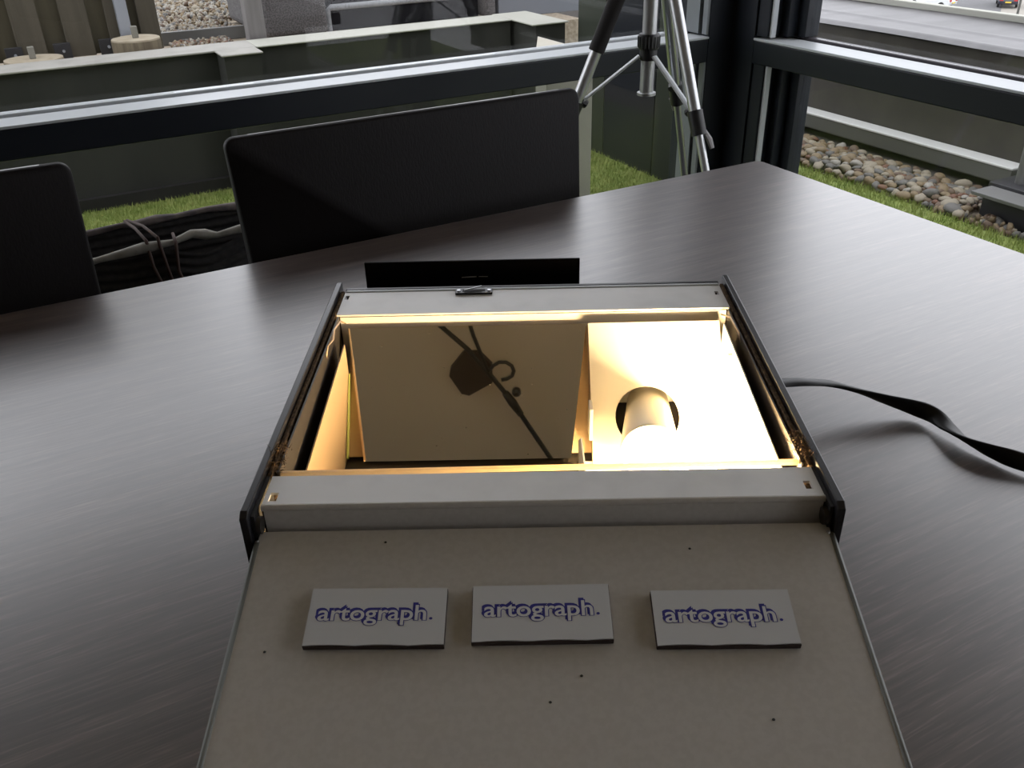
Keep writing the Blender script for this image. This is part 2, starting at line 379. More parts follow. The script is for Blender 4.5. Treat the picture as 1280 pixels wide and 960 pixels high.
# raised terrace edge wall with coping
wall = setting('terrace_wall', (0, 3.87, 0))
Bx(-3.2, 2.02, 3.80, 3.95, -.1, .540).build('wall_face', M['olive'], wall)
Bx(2.04, 2.19, 3.60, 3.95, -.1, .540).build('return_face', M['olive'], wall)
Bx(.705, .845, 3.665, 3.7998, -.1, .540).build('pilaster', M['olive'], wall)
Bx(-3.2, .86, 3.785, 3.965, .540, .547).build('coping', M['coping'], wall, bevel=.002)
Bx(.695, .855, 3.655, 3.7848, .540, .547).build('coping', M['coping'], wall, bevel=.004)
Bx(.8605, 2.02, 3.785, 3.965, .540, .547).build('coping', M['coping2'], wall, bevel=.004)
Bx(2.0205, 2.205, 3.59, 3.985, .540, .547).build('coping', M['coping2'], wall, bevel=.004)
Bx(-3.2, 2.0, 3.775, 3.7998, 0, .05).build('plinth', M['black_matte'], wall)
st(Bx(-3.2, 2.5, 3.951, 8.0, .30, .49).build('upper_terrace', M['gravel_base']))

ico = bmesh.new(); bmesh.ops.create_icosphere(ico, subdivisions=1, radius=1)
IV = [v.co.copy() for v in ico.verts]; ico.verts.ensure_lookup_table(); IF = [tuple(v.index for v in f.verts) for f in ico.faces]; ico.free()
def stone(mb, c, r, mi):
    e = Euler((random.uniform(0, 6), random.uniform(0, 6), random.uniform(0, 6))).to_matrix()
    sx, sy, sz = r*random.uniform(.8, 1.4), r*random.uniform(.7, 1.1), r*random.uniform(.45, .8)
    b = len(mb.v)
    for v in IV: mb.v.append(tuple(e @ Vector((v.x*sx, v.y*sy, v.z*sz)) + Vector(c)))
    for f in IF: mb.f.append(tuple(b+i for i in f)); mb.mi.append(mi)
def gravel(x0, x1, y0, y1, n, r0, r1, mix, label):
    gr = MB()
    for _ in range(n): stone(gr, (random.uniform(x0+r1, x1-r1), random.uniform(y0+r1, y1-r1), .498+random.uniform(0, .008)), random.uniform(r0, r1), random.choice(mix))
    tag(gr.build('roof_gravel', M['peb'], smooth=True, fix=False), label, 'gravel', kind='stuff')
gravel(.3, 1.65, 4.97, 6.6, 3400, .009, .019, (0, 1, 1, 2, 4, 4, 0, 3), 'pale mixed gravel field at the top behind the rattan sofa')
gravel(.60, 1.0, 4.425, 4.97, 520, .009, .018, (0, 1, 1, 2, 4, 4, 0, 3), 'pale gravel just behind the grey edging strip')
gravel(.60, .88, 3.97, 4.395, 520, .008, .015, (0, 1, 2, 3, 5, 4, 3), 'reddish-brown gravel between the terrace wall and the edging strip')
tag(Bx(.595, 1.005, 4.40, 4.42, .49, .545).build('edge_strip', M['edging'], bevel=.003), 'thin grey metal edging strip between two gravel areas', 'edging')

# fence
f = thing('board_fence', (0, 4.3, .49), 'brown overlapping board fence standing behind the terrace wall at far left', 'fence')
for x0, x1 in ((.02, .125), (.205, .308), (.375, .425), (.500, .580), (-.17, -.065), (-.36, -.255), (-.55, -.445)):
    Bx(x0, x1, 4.285, 4.303, .50, 2.3).build('board', M['fence'], f, bevel=.003)
for x0, x1 in ((.105, .225), (.29, .395), (.41, .52), (-.085, .04), (-.275, -.15), (-.465, -.34)):
    Bx(x0, x1, 4.315, 4.333, .50, 2.3).build('board', M['fence_back'], f, bevel=.003)
for z in (.9, 1.8): Bx(-.6, .58, 4.3332, 4.37, z, z+.09).build('cross_rail', M['fence_back'], f)
for x0 in (-.03, .15, .325): 
    b_ = Bx(x0, x0+.065, 4.268, 4.2848, .49, .56).build('bracket', M['bracket'], f, bevel=.002)
    MB().cyl((x0+.035, 4.267, .53), (x0+.035, 4.26, .53), .006, n=8).build('bolt', M['zinc'], b_)
p_ = Bx(.415, .462, 4.245, 4.284, .50, 2.3).build('post', M['zinc'], f, bevel=.002)
for z in (.52, .72): MB().cyl((.438, 4.244, z), (.438, 4.238, z), .008, n=8).build('bolt', M['bracket'], p_)

def stump(cx, cy, r, h, label):
    t = thing('tree_stump', (cx, cy, .49), label, 'stump', 'sawn stumps behind the terrace wall')
    n = 28; rs = [r*(1+.03*math.sin(3*a*2*PI/n+cx*9)+random.uniform(-.012, .012)) for a in range(n)]
    out = [(cx+rs[k]*math.cos(2*PI*k/n), cy+rs[k]*math.sin(2*PI*k/n)) for k in range(n)]
    MB().prism(out, 'z', .490, .49+h-.006).build('log', M['stump_side'], t, smooth=40)
    MB().prism([(cx+(x-cx)*.985, cy+(y-cy)*.985) for x, y in out], 'z', .49+h-.006, .49+h).build('sawn_face', M['stump_top'], t, smooth=40)
    Bx(cx-.012, cx+.012, cy-.01, cy+.01, .49+h, .49+h+.045).build('peg', M['pale_concrete'], t, bevel=.003)
stump(.450, 4.068, .094, .092, 'taller round sawn tree stump with a peg beside the fence post')
stump(.062, 4.085, .108, .050, 'low sawn tree stump with a peg at the far left, mostly behind the wall')
tag(Bx(.885, .958, 3.985, 4.06, .49, 2.4).build('timber_post', M['timber'], bevel=.006), 'silver-grey square timber post between gravel and rattan sofa', 'post')

# rattan sofa
t = thing('rattan_sofa', (1.55, 4.4, .49), 'dark grey rattan sofa with pale woven rim on the upper terrace', 'sofa')
Bx(1.01, 1.30, 4.20, 4.95, .50, .92).build('armrest', M['rattan'], t, bevel=.03, seg=3)
Bx(2.10, 2.16, 4.20, 4.95, .50, .92).build('armrest', M['rattan'], t, bevel=.02, seg=3)
Bx(1.301, 2.099, 4.30, 4.94, .50, .56).build('base', M['rattan'], t)
Bx(1.301, 2.099, 4.84, 4.95, .561, 1.2).build('backrest', M['rattan'], t, bevel=.02)
Bx(1.345, 2.099, 4.34, 4.835, .561, .578).build('seat_cushion', M['cushion'], t, bevel=.008)
Bx(1.333, 2.099, 4.288, 4.299, .50, .594).build('recess_shade_panel', M['cushion'], t)  # added black sheet stands in for the shaded sofa interior
rim = MB(); rim.tube([(1.325, 4.285, .50), (1.325, 4.285, .588), (1.34, 4.285, .600), (2.08, 4.285, .600)], .014, 8)
rim.build('rim', M['rattan_rim'], t, smooth=60)
tag(Bx(2.17, 2.72, 4.20, 4.26, .49, 1.7).build('privacy_panel', M['grey_panel'], bevel=.003), 'plain blue-grey privacy panel right of the rattan sofa', 'panel')
t = thing('terrace_screen', (2.27, 3.2, 0), 'tall dark screen of vertical panels standing on the turf behind the tripod', 'screen')
for y0, y1, m_ in ((3.36, 3.58, 'dark_green_panel'), (2.99, 3.355, 'dark_panel'), (2.72, 2.985, 'dark_green_panel'), (2.46, 2.715, 'dark_panel')):
    Bx(2.245, 2.28, y0, y1, -.004, 1.5).build('panel', M[m_], t, bevel=.003)
t = thing('concrete_block', (1.66, 2.8, 0), 'pale wedge-shaped concrete block with cream top, standing on the turf', 'block')
foot = [(1.540, 2.65), (1.725, 2.65), (1.725, 3.03), (1.540, 2.722)]
MB().prism(foot, 'z', -.004, .575).build('body', M['pale_concrete'], t, bevel=.004)
MB().prism(foot, 'z', .575, .600).build('cap', M['cream_cap'], t, bevel=.002)

# right side: pebbles, kick trim, parapet with wet roofing
bed = st(Bx(2.8705, 3.40, -1.0, 4.4, -.12, -.012).build('pebble_bed', M['gravel_base']))
Bx(3.14, 3.3440, -1.0, 4.4, -.0118, -.002).build('membrane', M['upstand'], bed)
random.seed(11)
pm = []
for k in range(12):
    bm = bmesh.new(); bmesh.ops.create_icosphere(bm, subdivisions=2 if k < 8 else 1, radius=1)
    e = Vector((random.uniform(-1, 1), random.uniform(-1, 1), random.uniform(-1, 1)))
    for v in bm.verts: v.co *= 1 + .12*math.sin(3*v.co.dot(e)+k)
    me = bpy.data.meshes.new('pebble'); bm.to_mesh(me); bm.free()
    me.polygons.foreach_set('use_smooth', [True]*len(me.polygons)); me.materials.append(M['peb'][(0, 1, 0, 3, 2, 1, 0, 4, 2, 3, 1, 5)[k]]); pm.append(me)
spots = []
def hgt(x, y): return .030*math.exp(-((x-2.99)/.11)**2)
tries = 0
while len(spots) < 300 and tries < 60000:
    tries += 1
    x = random.uniform(2.88, 3.22); y = random.uniform(1.97, 3.15); r = random.uniform(.016, .029)
    if x > 3.12 and random.random() < .85: continue
    if y < 2.0 and x > 2.93: continue
    if all((x-a)**2+(y-b)**2 > (.72*(r+c))**2 for a, b, c in spots): spots.append((x, y, r))
for x, y, r in spots:
    o = bpy.data.objects.new('pebble', random.choice(pm)); COL.objects.link(o); o.parent = bed
    o.location = (x, y, hgt(x, y)+r*.35-.004); o.rotation_euler = (random.uniform(-.4, .4), random.uniform(-.4, .4), random.uniform(0, 6))
    o.scale = (r*random.uniform(.95, 1.25), r*random.uniform(.75, 1.0), r*random.uniform(.5, .8))
gr = MB()
for _ in range(1500):
    x = random.uniform(2.875, 3.15); y = random.uniform(1.2, 3.9)
    if y < 1.96 and x > 2.93: continue
    stone(gr, (x, y, hgt(x, y)-.008+random.uniform(-.006, .004)), random.uniform(.012, .022), random.choice((0, 1, 2, 3, 2, 3)))
tag(gr.build('small_pebbles', M['peb'], bed, smooth=True, fix=False), kind='stuff')
par = setting('parapet', (3.6, 2, 0))
Bx(3.345, 4.06, -3.0, 7.0, -.12, .480).build('upstand', M['upstand'], par)
MB().grid(lambda u, v: (3.335+u*.70, -3+v*10, .482+.016*math.exp(-((u-.08)/.06)**2)+.005*math.exp(-((u-.45+.015*math.sin(v*60))/.03)**2)+.0015*math.sin(v*57+u*5)), 40, 120).build('roofing_sheet', M['wet_roof'], par, smooth=True)
Bx(4.02, 4.06, -3.0, 7.0, .481, .512).build('edge_trim', M['coping2'], par, bevel=.004)
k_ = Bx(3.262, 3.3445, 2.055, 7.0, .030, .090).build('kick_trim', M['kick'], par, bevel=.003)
Bx(3.258, 3.3445, 2.053, 7.0, .0902, .100).build('kick_cap', M['kick_skylit'], k_, bevel=.003)
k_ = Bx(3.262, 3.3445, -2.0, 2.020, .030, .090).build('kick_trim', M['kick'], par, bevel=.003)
Bx(3.258, 3.3445, -2.0, 2.022, .0902, .100).build('kick_cap', M['kick_skylit'], k_, bevel=.003)
t = thing('low_plinth', (3.05, 1.5, 0), 'low dark metal plinth with pale lip beside the pebbles', 'plinth')
Bx(2.955, 3.25, .8, 1.945, -.012, .088).build('body', M['bracket'], t, bevel=.003)
Bx(2.905, 3.015, .8, 1.962, .0882, .101).build('lip', M['edging'], t, bevel=.002)
Bx(3.0152, 3.25, .8, 1.975, .0882, .112).build('cover', M['bracket'], t, bevel=.002)
MB().cyl((3.085, 1.905, .112), (3.085, 1.905, .75), .016, n=14).build('pipe', M['edging'], t, smooth=50)

# street far below
SZ = -12.0
st(Bx(6, 220, -60, 160, SZ-.5, SZ).build('street_ground', M['paving']))
def onstreet(cx, cy, hx, hy, ang, z, name, m_):
    c, s_ = math.cos(ang), math.sin(ang)
    st(MB().prism([(cx+c*a-s_*b, cy+s_*a+c*b) for a, b in ((-hx, -hy), (hx, -hy), (hx, hy), (-hx, hy))], 'z', SZ, SZ+z).build(name, m_))
STA = math.radians(35)
onstreet(86.5, 63.5, 40, 2.9, STA, .03, 'road', M['asphalt'])
onstreet(75, 80, 14, 6.2, STA, .06, 'street_lawn', M['lawn'])
def car(cx, cy, ang, paint, label):
    t = thing('parked_car', (0, 0, 0), label, 'car', loc=(cx, cy, SZ+.03), rz=ang)
    prof = [(-2.1, .35), (-2.15, .62), (-2.02, .92), (-1.55, 1.38), (-.1, 1.45), (.75, .98), (1.95, .82), (2.12, .55), (2.08, .35)]
    MB().prism(prof, 'y', -.86, .86).build('body', paint, t, bevel=.06, seg=2)
    MB().prism([(-2.03, .98), (-1.62, 1.32), (-1.58, 1.32), (-1.98, .98)], 'y', -.7, .7).build('rear_window', M['car_glass'], t)
    MB().prism([(.10, 1.38), (.78, 1.0), (.82, 1.02), (.14, 1.41)], 'y', -.7, .7).build('windscreen', M['car_glass'], t)
    for s_ in (-1, 1):
        MB().prism([(-1.4, 1.0), (-1.2, 1.3), (-.15, 1.36), (.5, 1.0)], 'y', s_*.855, s_*.885).build('side_window', M['car_glass'], t)
        Bx(-2.17, -2.08, s_*.62-.16, s_*.62+.16, .66, .86).build('tail_light', M['tail'], t)
        for x in (-1.35, 1.35): MB().cyl((x, s_*.70, .31), (x, s_*.90, .31), .31, n=18).build('wheel', M['tyre'], t, smooth=50)
    Bx(-2.19, -2.10, -.26, .26, .48, .60).build('number_plate', M['plate'], t)
car(87.5, 60.2, STA+.05, M['car_dark'], 'dark blue car with yellow plate parked right of the road below')
car(81.2, 62.0+1.9, STA+1.2, M['car_white'], 'silver-white car parked left of the road below, beside the lawn')
t = thing('street_lamp', (0, 0, 0), 'thin dark lamp post standing on pale pavement at top right', 'lamp post', loc=(76.2, 51.2, SZ))
MB().cyl((0, 0, 0), (0, 0, 6), .11, .06, n=10).build('pole', M['lamp_pole'], t, smooth=50)
MB().tube([(0, 0, 6), (.2, 0, 6.3), (.9, 0, 6.45)], .05, 8).build('arm', M['lamp_pole'], t, smooth=50)
Bx(.8, 1.4, -.12, .12, 6.38, 6.5).build('lamp_head', M['lamp_pole'], t, bevel=.03)

# ================================================================== TABLE AND CHAIRS
TZ = .75
t = thing('dining_table', (-.14, .46, 0), 'large dark grey-brown wood-grain table carrying the projector', 'table')
tx0, tx1, ty0, ty1 = -1.25, .965, -.09, 1.0125
rc = .012
out = []
for cx, cy, a0 in ((tx1-rc, ty1-rc, 0), (tx0+rc, ty1-rc, 90), (tx0+rc, ty0+rc, 180), (tx1-rc, ty0+rc, 270)):
    for k in range(5): a = math.radians(a0+k*22.5); out.append((cx+rc*math.cos(a), cy+rc*math.sin(a)))
MB().prism(out, 'z', TZ-.035, TZ).build('table_top', M['table'], t, bevel=.0015)
for x in (tx0+.10, tx1-.16):
    for y in (ty0+.09, ty1-.15): Bx(x, x+.06, y, y+.06, 0, TZ-.0352).build('leg', M['anthracite'], t, bevel=.003)
Bx(tx0+.17, tx1-.17, .40, .46, TZ-.085, TZ-.0352).build('apron', M['anthracite'], t)

def chair(x0, label):
    W_ = .495; x1 = x0+W_
    t = thing('leather_chair', (x0+W_/2, 1.0, 0), label, 'chair', 'black leather chairs along the window side of the table')
    # padded backrest, slightly reclined, rounded at the top corners
    out = []; zt = .877; zb = .50; r = .013
    for cx, cz, a0 in ((x1-r, zt-r, 0), (x0+r, zt-r, 90)):
        for k in range(7): a = math.radians(a0+k*15); out.append((cx+r*math.cos(a), cz+r*math.sin(a)))
    out += [(x0+.012, zb), (x1-.012, zb)]
    mb = MB(); n = len(out)
    yb = lambda z: 1.052+(z-.50)*.10
    sec = ((.0, .982), (.006, .995), (.016, 1.0), (.048, 1.0), (.058, .995), (.064, .982))
    xm = (x0+x1)/2; zm = .70
    for dy, sc in sec:
        for x, z in out:
            X = xm+(x-xm)*(1-(1-sc)*.55); Z = zm+(z-zm)*(sc if z > zm else 1)
            bul = .010*math.sin(PI*(x-x0)/W_)*math.sin(PI*min(1, max(0, (z-zb)/(zt-zb)))) if dy < .03 else 0
            q_ = min(1, max(0, (z-zb)/(zt-zb))); mb.v.append((X, yb(z)+dy*(.95-.72*q_), Z))
    for i in range(len(sec)-1):
        for k in range(n): mb.f.append((i*n+k, i*n+(k+1) % n, (i+1)*n+(k+1) % n, (i+1)*n+k)); mb.mi.append(0)
    mb.f.append(tuple(range(n))); mb.f.append(tuple((len(sec)-1)*n+k for k in range(n))); mb.mi += [0, 0]
    b = mb.build('backrest', M['leather'], t, smooth=50)
    MB().tube([(x0+.03, yb(zt)+.008, zt-.0022), (x1-.03, yb(zt)+.008, zt-.0022)], .0030, 8).build('edge_highlight', M['leather_highlight'], b, smooth=True)  # added pale tube draws the highlight along the top edge
    Bx(x0+.01, x1-.01, .62, 1.06, .40, .50).build('seat', M['leather'], t, bevel=.02, seg=3)
    for lx in (x0+.03, x1-.075):
        for ly in (.64, 1.03): Bx(lx, lx+.045, ly, ly+.045, 0, .40).build('leg', M['anthracite'], t, bevel=.003)
chair(.192, 'wide black leather chair directly behind the projector, left of the tripod')
chair(-.472, 'black leather chair cut off by the left edge of the picture')

# ribbed fabric basket by the window
t = thing('fabric_basket', (.17, 1.58, 0), 'tall black ribbed fabric basket with rolled hems on the floor between the chairs', 'basket')
bx0, bx1, by0, by1, bz = -.14, .46, 1.49, 1.655, .612
rib = lambda v: .0022*math.sin(v*2*PI*38)
sag = lambda x: .006*math.sin(x*23)+.004*math.sin(x*51+1)
MB().grid(lambda u, v: (bx0+u*(bx1-bx0), by0+rib(v)+.012*math.sin(u*9)*v, v*(bz+sag(bx0+u*(bx1-bx0)))), 40, 304).build('front_side', M['fabric'], t, smooth=True)
MB().grid(lambda u, v: (bx0+u*(bx1-bx0), by1-rib(v), v*bz), 40, 304).build('back_side', M['fabric'], t, smooth=True)
for x in (bx0, bx1): MB().grid(lambda u, v: (x, by0+u*(by1-by0), v*bz), 6, 20).build('end_side', M['fabric'], t)
Bx(bx0, bx1, by0, by1, 0, .006).build('base', M['fabric'], t)
hem = [(-.14, .617), (-.05, .614), (.035, .616), (.07, .620), (.107, .626), (.151, .625), (.184, .631), (.205, .626), (.225, .622), (.263, .628), (.34, .624), (.46, .618)]
MB().tube([(x, by0+.006*math.sin(x*40), z) for x, z in hem], [.007+.0025*math.sin(i*2.1) for i in range(len(hem))], 10).build('front_hem', M['hem_light'], t, smooth=True)
hem = [(-.14, .608), (-.04, .610), (.038, .610), (.088, .614), (.115, .611), (.15, .614), (.184, .613), (.24, .616), (.292, .612), (.46, .610)]
MB().tube([(x, by1, z) for x, z in hem], [.0065+.002*math.sin(i*1.7) for i in range(len(hem))], 10).build('back_hem', M['hem_mauve'], t, smooth=True)
for pts in ([(.097, 1.652, .621), (.105, 1.57, .632), (.111, 1.482, .638), (.112, 1.474, .596), (.121, 1.472, .555), (.128, 1.474, .45)],
            [(.101, 1.652, .622), (.118, 1.57, .634), (.129, 1.481, .640), (.133, 1.474, .591), (.137, 1.472, .555), (.140, 1.474, .45)],
            [(.156, 1.505, .634), (.155, 1.479, .628), (.149, 1.472, .581), (.154, 1.472, .555), (.158, 1.474, .45)]):
    MB().tube(pts, .0027, 8).build('tie_cord', M['brown_cord'], t, smooth=True)

# ================================================================== TRIPOD
AX = Vector((1.078, 1.463, 0))
t = thing('camera_tripod', tuple(AX), 'silver aluminium camera tripod with black foam grip by the window corner', 'tripod')
MB().lathe([(.0135, .757), (.0135, 1.20)], AX, 20).build('centre_column', M['chrome'], t, smooth=50)
MB().lathe([(.0185, .752), (.0185, .757)], AX, 20).build('column_foot', M['chrome'], t, smooth=40)
c_ = MB().lathe([(.019, .838), (.0205, .842), (.0205, .862), (.019, .866)], AX, 20).build('brace_collar', M['plastic'], t, smooth=40)
kn = MB()
for k in range(20):
    a = 2*PI*k/20; p = AX+Vector((.0205*math.cos(a), .0205*math.sin(a), 0)); kn.cyl((p.x, p.y, .842), (p.x, p.y, .862), .0013, n=5)
kn.build('grip_ridges', M['plastic'], c_)
MB().lathe([(.0165, .818), (.0165, .838)], AX, 20).build('collar_sleeve', M['plastic'], t, smooth=40)
MB().lathe([(.03, 1.00), (.045, 1.02), (.045, 1.06), (.022, 1.09)], AX, 24).build('shoulder', M['plastic'], t, smooth=40)
Bx(AX.x-.05, AX.x+.05, AX.y-.04, AX.y+.04, 1.2, 1.22).build('head_plate', M['plastic'], t, bevel=.004)
rt2 = Vector((math.cos(YAW), -math.sin(YAW), 0)); fd2 = Vector((math.sin(YAW), math.cos(YAW), 0))
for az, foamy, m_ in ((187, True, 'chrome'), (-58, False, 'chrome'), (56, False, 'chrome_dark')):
    a = math.radians(az); d = rt2*math.cos(a)+fd2*math.sin(a); tn = Vector((-d.y, d.x, 0))
    R_ = lambda z, off=0: AX+d*(.03+(1.02-z)*.40)+tn*off+Vector((0, 0, z))
    j = .735
    lg = MB().cyl(R_(1.02), R_(j), .0112, n=16).build('upper_leg', M[m_], t, smooth=50)
    if foamy: MB().cyl(R_(1.0), R_(.838), .0155, n=18).build('foam_grip', M['foam'], lg, smooth=50)
    MB().cyl(R_(j+.012), R_(j-.030), .0145, n=16).build('leg_clamp', M['plastic'], lg, smooth=50)
    q = R_(j-.03)
    fl = MB(); a_, b_ = R_(j-.022, .012), R_(j-.052, .014)
    fl.tube([a_, (a_+b_)/2+d*.012, b_+d*.014], [.007, .008, .006], 8, flat=.45); fl.build('clamp_lever', M['grip'], lg)
    ll = MB().cyl(R_(j-.02), R_(.30), .0078, n=14).build('middle_leg', M[m_], t, smooth=50)
    MB().cyl(R_(.32), R_(.28), .0105, n=14).build('leg_clamp', M['plastic'], ll, smooth=50)
    lo = MB().cyl(R_(.30), R_(.02), .0060, n=12).build('lower_leg', M[m_], t, smooth=50)
    MB().lathe([(.012, 0), (.012, .014), (.008, .024)], R_(.0)*1.0, 14).build('rubber_foot', M['plastic'], lo, smooth=40)
    br = MB().tube([AX+d*.018+Vector((0, 0, .826)), R_(j+.012)-d*.012], .0072, 8, flat=.4).build('brace', M['alu'], t)
    MB().tube([R_(j+.004)-d*.022, R_(j+.012)-d*.008], .008, 8).build('brace_pivot', M['plastic'], br)

# ================================================================== CEILING FITTING seen in the mirror
t = thing('ceiling_rose', (-.30, -.22, 2.5), 'octagonal ceiling plate whose cable shows in the projector mirror', 'ceiling rose')
oc = [(-.345, -.185), (-.285, -.158), (-.243, -.182), (-.232, -.235), (-.262, -.288), (-.345, -.292), (-.362, -.275), (-.362, -.205)]
MB().prism(oc, 'z', 2.478, 2.4995).build('plate', M['magnet'], t, bevel=.0015)
MB().tube([(-.30, -.02, 2.47), (-.262, -.15, 2.465), (-.250, -.235, 2.462), (-.240, -.36, 2.468), (-.239, -.63, 2.47), (-.239, -1.3, 2.48)], .0075, 8).build('cable', M['plastic'], t, smooth=True)
MB().tube([(-.20, -.02, 2.47), (-.226, -.12, 2.466), (-.246, -.235, 2.458)], .0055, 8).build('cable', M['plastic'], t, smooth=True)
MB().tube([(-.246, -.240, 2.46), (-.225, -.229, 2.459), (-.203, -.227, 2.458), (-.186, -.237, 2.458), (-.177, -.255, 2.458), (-.180, -.273, 2.458), (-.193, -.286, 2.459), (-.212, -.288, 2.46), (-.228, -.283, 2.46)], .0055, 8).build('hook', M['plastic'], t, smooth=True)
MB().lathe([(.006, 2.44), (.013, 2.447), (.013, 2.462), (.006, 2.470)], (-.208, -.338, 0), 14).build('cable_clip', M['plastic'], t, smooth=40)
MB().tube([(-.242, -.33, 2.467), (-.240, -.37, 2.466), (-.239, -.42, 2.467)], [.011, .014, .010], 10).build('cable_joint', M['plastic'], t, smooth=True)

# ================================================================== PROJECTOR
PX, PY, PRZ = .189147, .332564, -math.atan2(.47579605, .87955563)
c_, s_ = math.cos(PRZ), math.sin(PRZ)
def bworld(x, y, z): return (PX+c_*x-s_*y, PY+s_*x+c_*y, z)
T = .846
pr = thing('opaque_projector', (0, .15, TZ), 'open grey art projector with glowing lamp chamber and tilted mirror on the table', 'projector', loc=bworld(0, .15, TZ), rz=PRZ)
Z0 = TZ+.0012
def hplate(mb, x0, x1, y0, y1, z0, z1, holes):
    """horizontal plate with rectangular holes"""
    xs = sorted({x0, x1, *[h[0] for h in holes], *[h[1] for h in holes]}); ys = sorted({y0, y1, *[h[2] for h in holes], *[h[3] for h in holes]})
    for i in range(len(xs)-1):
        for j in range(len(ys)-1):
            mx_, my_ = (xs[i]+xs[i+1])/2, (ys[j]+ys[j+1])/2
            if not any(h[0] < mx_ < h[1] and h[2] < my_ < h[3] for h in holes): mb.box(xs[i], xs[i+1], ys[j], ys[j+1], z0, z1)
    return mb
# black side plates
for s in (-1, 1):
    a, b = sorted((s*.1615, s*.1662))
    sp = MB().prism([(.0, T-.003), (.004, T), (.3135, T), (.3155, T-.003), (.3155, Z0), (.012, Z0), (.0, T-.05)], 'x', a, b).build('side_plate', M['black_plate'], pr, bevel=.0006)
    for (yy, zz) in ((.03, .80), (.29, .80)): MB().cyl((s*.1662, yy, zz), (s*.1678, yy, zz), .004, n=12).build('screw', M['steel'], sp, smooth=40)
    a, b = sorted((s*.1580, s*.1612))
    MB().prism([(.043, T-.004), (.305, T-.004), (.305, T-.040), (.043, T-.040)], 'x', a, b).build('felt_seal', M['felt'], pr, bevel=.001)
    a, b = sorted((s*.1549, s*.1560))
    Bx(a, b, .046, .2560, T-.055, T-.0045).build('slide_rail', M['rail'], pr)
    a, b = sorted((s*.1480, s*.1575))
    Bx(a, b, .046, .2560, T-.060, T-.056).build('slide_floor', M['black_matte'], pr)
# felt fluff at the front ends of the channels
random.seed(5)
for s in (-1, 1):
    fz = MB()
    for _ in range(260):
        p = Vector((s*random.uniform(.1525, .1640), random.uniform(.046, .074), T-random.uniform(.0, .006)))
        q = p+Vector((random.gauss(0, .0020), random.gauss(0, .0035), random.uniform(.0004, .0034)))
        wv = Vector((random.gauss(0, 1), random.gauss(0, 1), 0)).normalized()*.00035
        fz.add([p-wv, p+wv, q], [(0, 1, 2)])
    tag(fz.build('felt_fluff', M['felt'], pr, fix=False), kind='stuff')
# back strip, wall and latch
hb = MB(); hplate(hb, -.1575, .1575, .2600, .3030, T-.0065, T-.005, [(-.1560, -.1528, .2895, .2970), (.1510, .1540, .2845, .2915)])
hb.build('back_strip', M['skylit_strip_paint'], pr)
Bx(-.1575, .1575, .3075, .3100, Z0, T-.004).build('back_wall', M['black_plate'], pr)
Bx(-.157, .157, .3032, .3073, T-.012, T-.0042).build('back_edge_bead', M['alu'], pr, bevel=.0008)
la = Bx(-.0640, -.0330, .2935, .3028, T-.0049, T-.0030).build('latch', M['black_plate'], pr, bevel=.0005)
Bx(-.0580, -.0390, .2965, .3003, T-.0031, T-.0027).build('slot', M['black_matte'], la)
MB().tube([(-.0565, .2965, T-.0018), (-.0420, .3015, T-.0006)], .0006, 6).build('pin', M['steel'], la)
for x in (-.0612, -.0358): MB().cyl((x, .298, T-.003), (x, .298, T-.0022), .0016, n=10).build('rivet', M['steel'], la)
# front strip
fs = MB(); hplate(fs, -.1575, .1590, .0155, .0418, T-.0062, T-.0045, [(-.1548, -.1500, .0180, .0258), (.1505, .1545, .0210, .0285)])
fs.build('front_strip', M['skylit_strip_paint'], pr)
MB().tube([(-.1575, .0138, T-.0058), (.1590, .0138, T-.0058)], .0021, 10).build('front_bead', M['grey_paint'], pr, smooth=50)
Bx(-.1560, .1580, .0118, .0130, .8225, T-.0068).build('front_face', M['grey_paint'], pr)
Bx(-.1575, .1595, .0131, .0141, Z0, T-.0075).build('lower_front', M['black_matte'], pr)
for s in (-1, 1):
    MB().cyl((s*.1565, .0075, T-.013), (s*.1590, .0075, T-.013), .0050, n=14).build('hinge_knuckle', M['rail'], pr, smooth=40)
    cv = [(.006*math.cos(q/8*PI)-.003, T-.019-.014*q/8-.004*math.sin(q/8*PI)) for q in range(9)]
    MB().tube([(s*.1590, -.001+a_*.6, z_) for a_, z_ in cv], .0011, 6).build('wire_spring', M['steel'], pr, smooth=True)
for s in (-1, 1):                       # added black blocks stop lamp light leaking beside the front strip
    a, b = sorted((s*.1592, s*.1613)); Bx(a, b, .0045, .0420, Z0, T-.0046).build('leak_blocker', M['black_matte'], pr)
Bx(.1490, .1562, .0190, .0300, T-.0200, T-.0066).build('glow_blocker', M['felt'], pr)  # added block keeps lamp light out of the front strip's right hole
# case floor and inner sheets
Bx(-.1575, .1575, .0142, .3070, Z0, Z0+.002).build('case_floor', M['rail'], pr)
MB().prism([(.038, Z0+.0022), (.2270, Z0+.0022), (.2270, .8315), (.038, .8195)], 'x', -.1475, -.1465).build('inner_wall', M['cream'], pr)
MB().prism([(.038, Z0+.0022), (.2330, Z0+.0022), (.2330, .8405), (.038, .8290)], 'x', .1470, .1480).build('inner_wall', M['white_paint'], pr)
Bx(-.1547, .1547, .2590, .2603, Z0+.003, T-.0068).build('inner_back', M['white_paint'], pr)
MB().prism([(-.1545, .0460), (.1545, .0490), (.1545, .0520), (-.1545, .0490)], 'z', T-.0085, T-.0055).build('cross_bar', M['lit_bar'], pr, bevel=.0006)
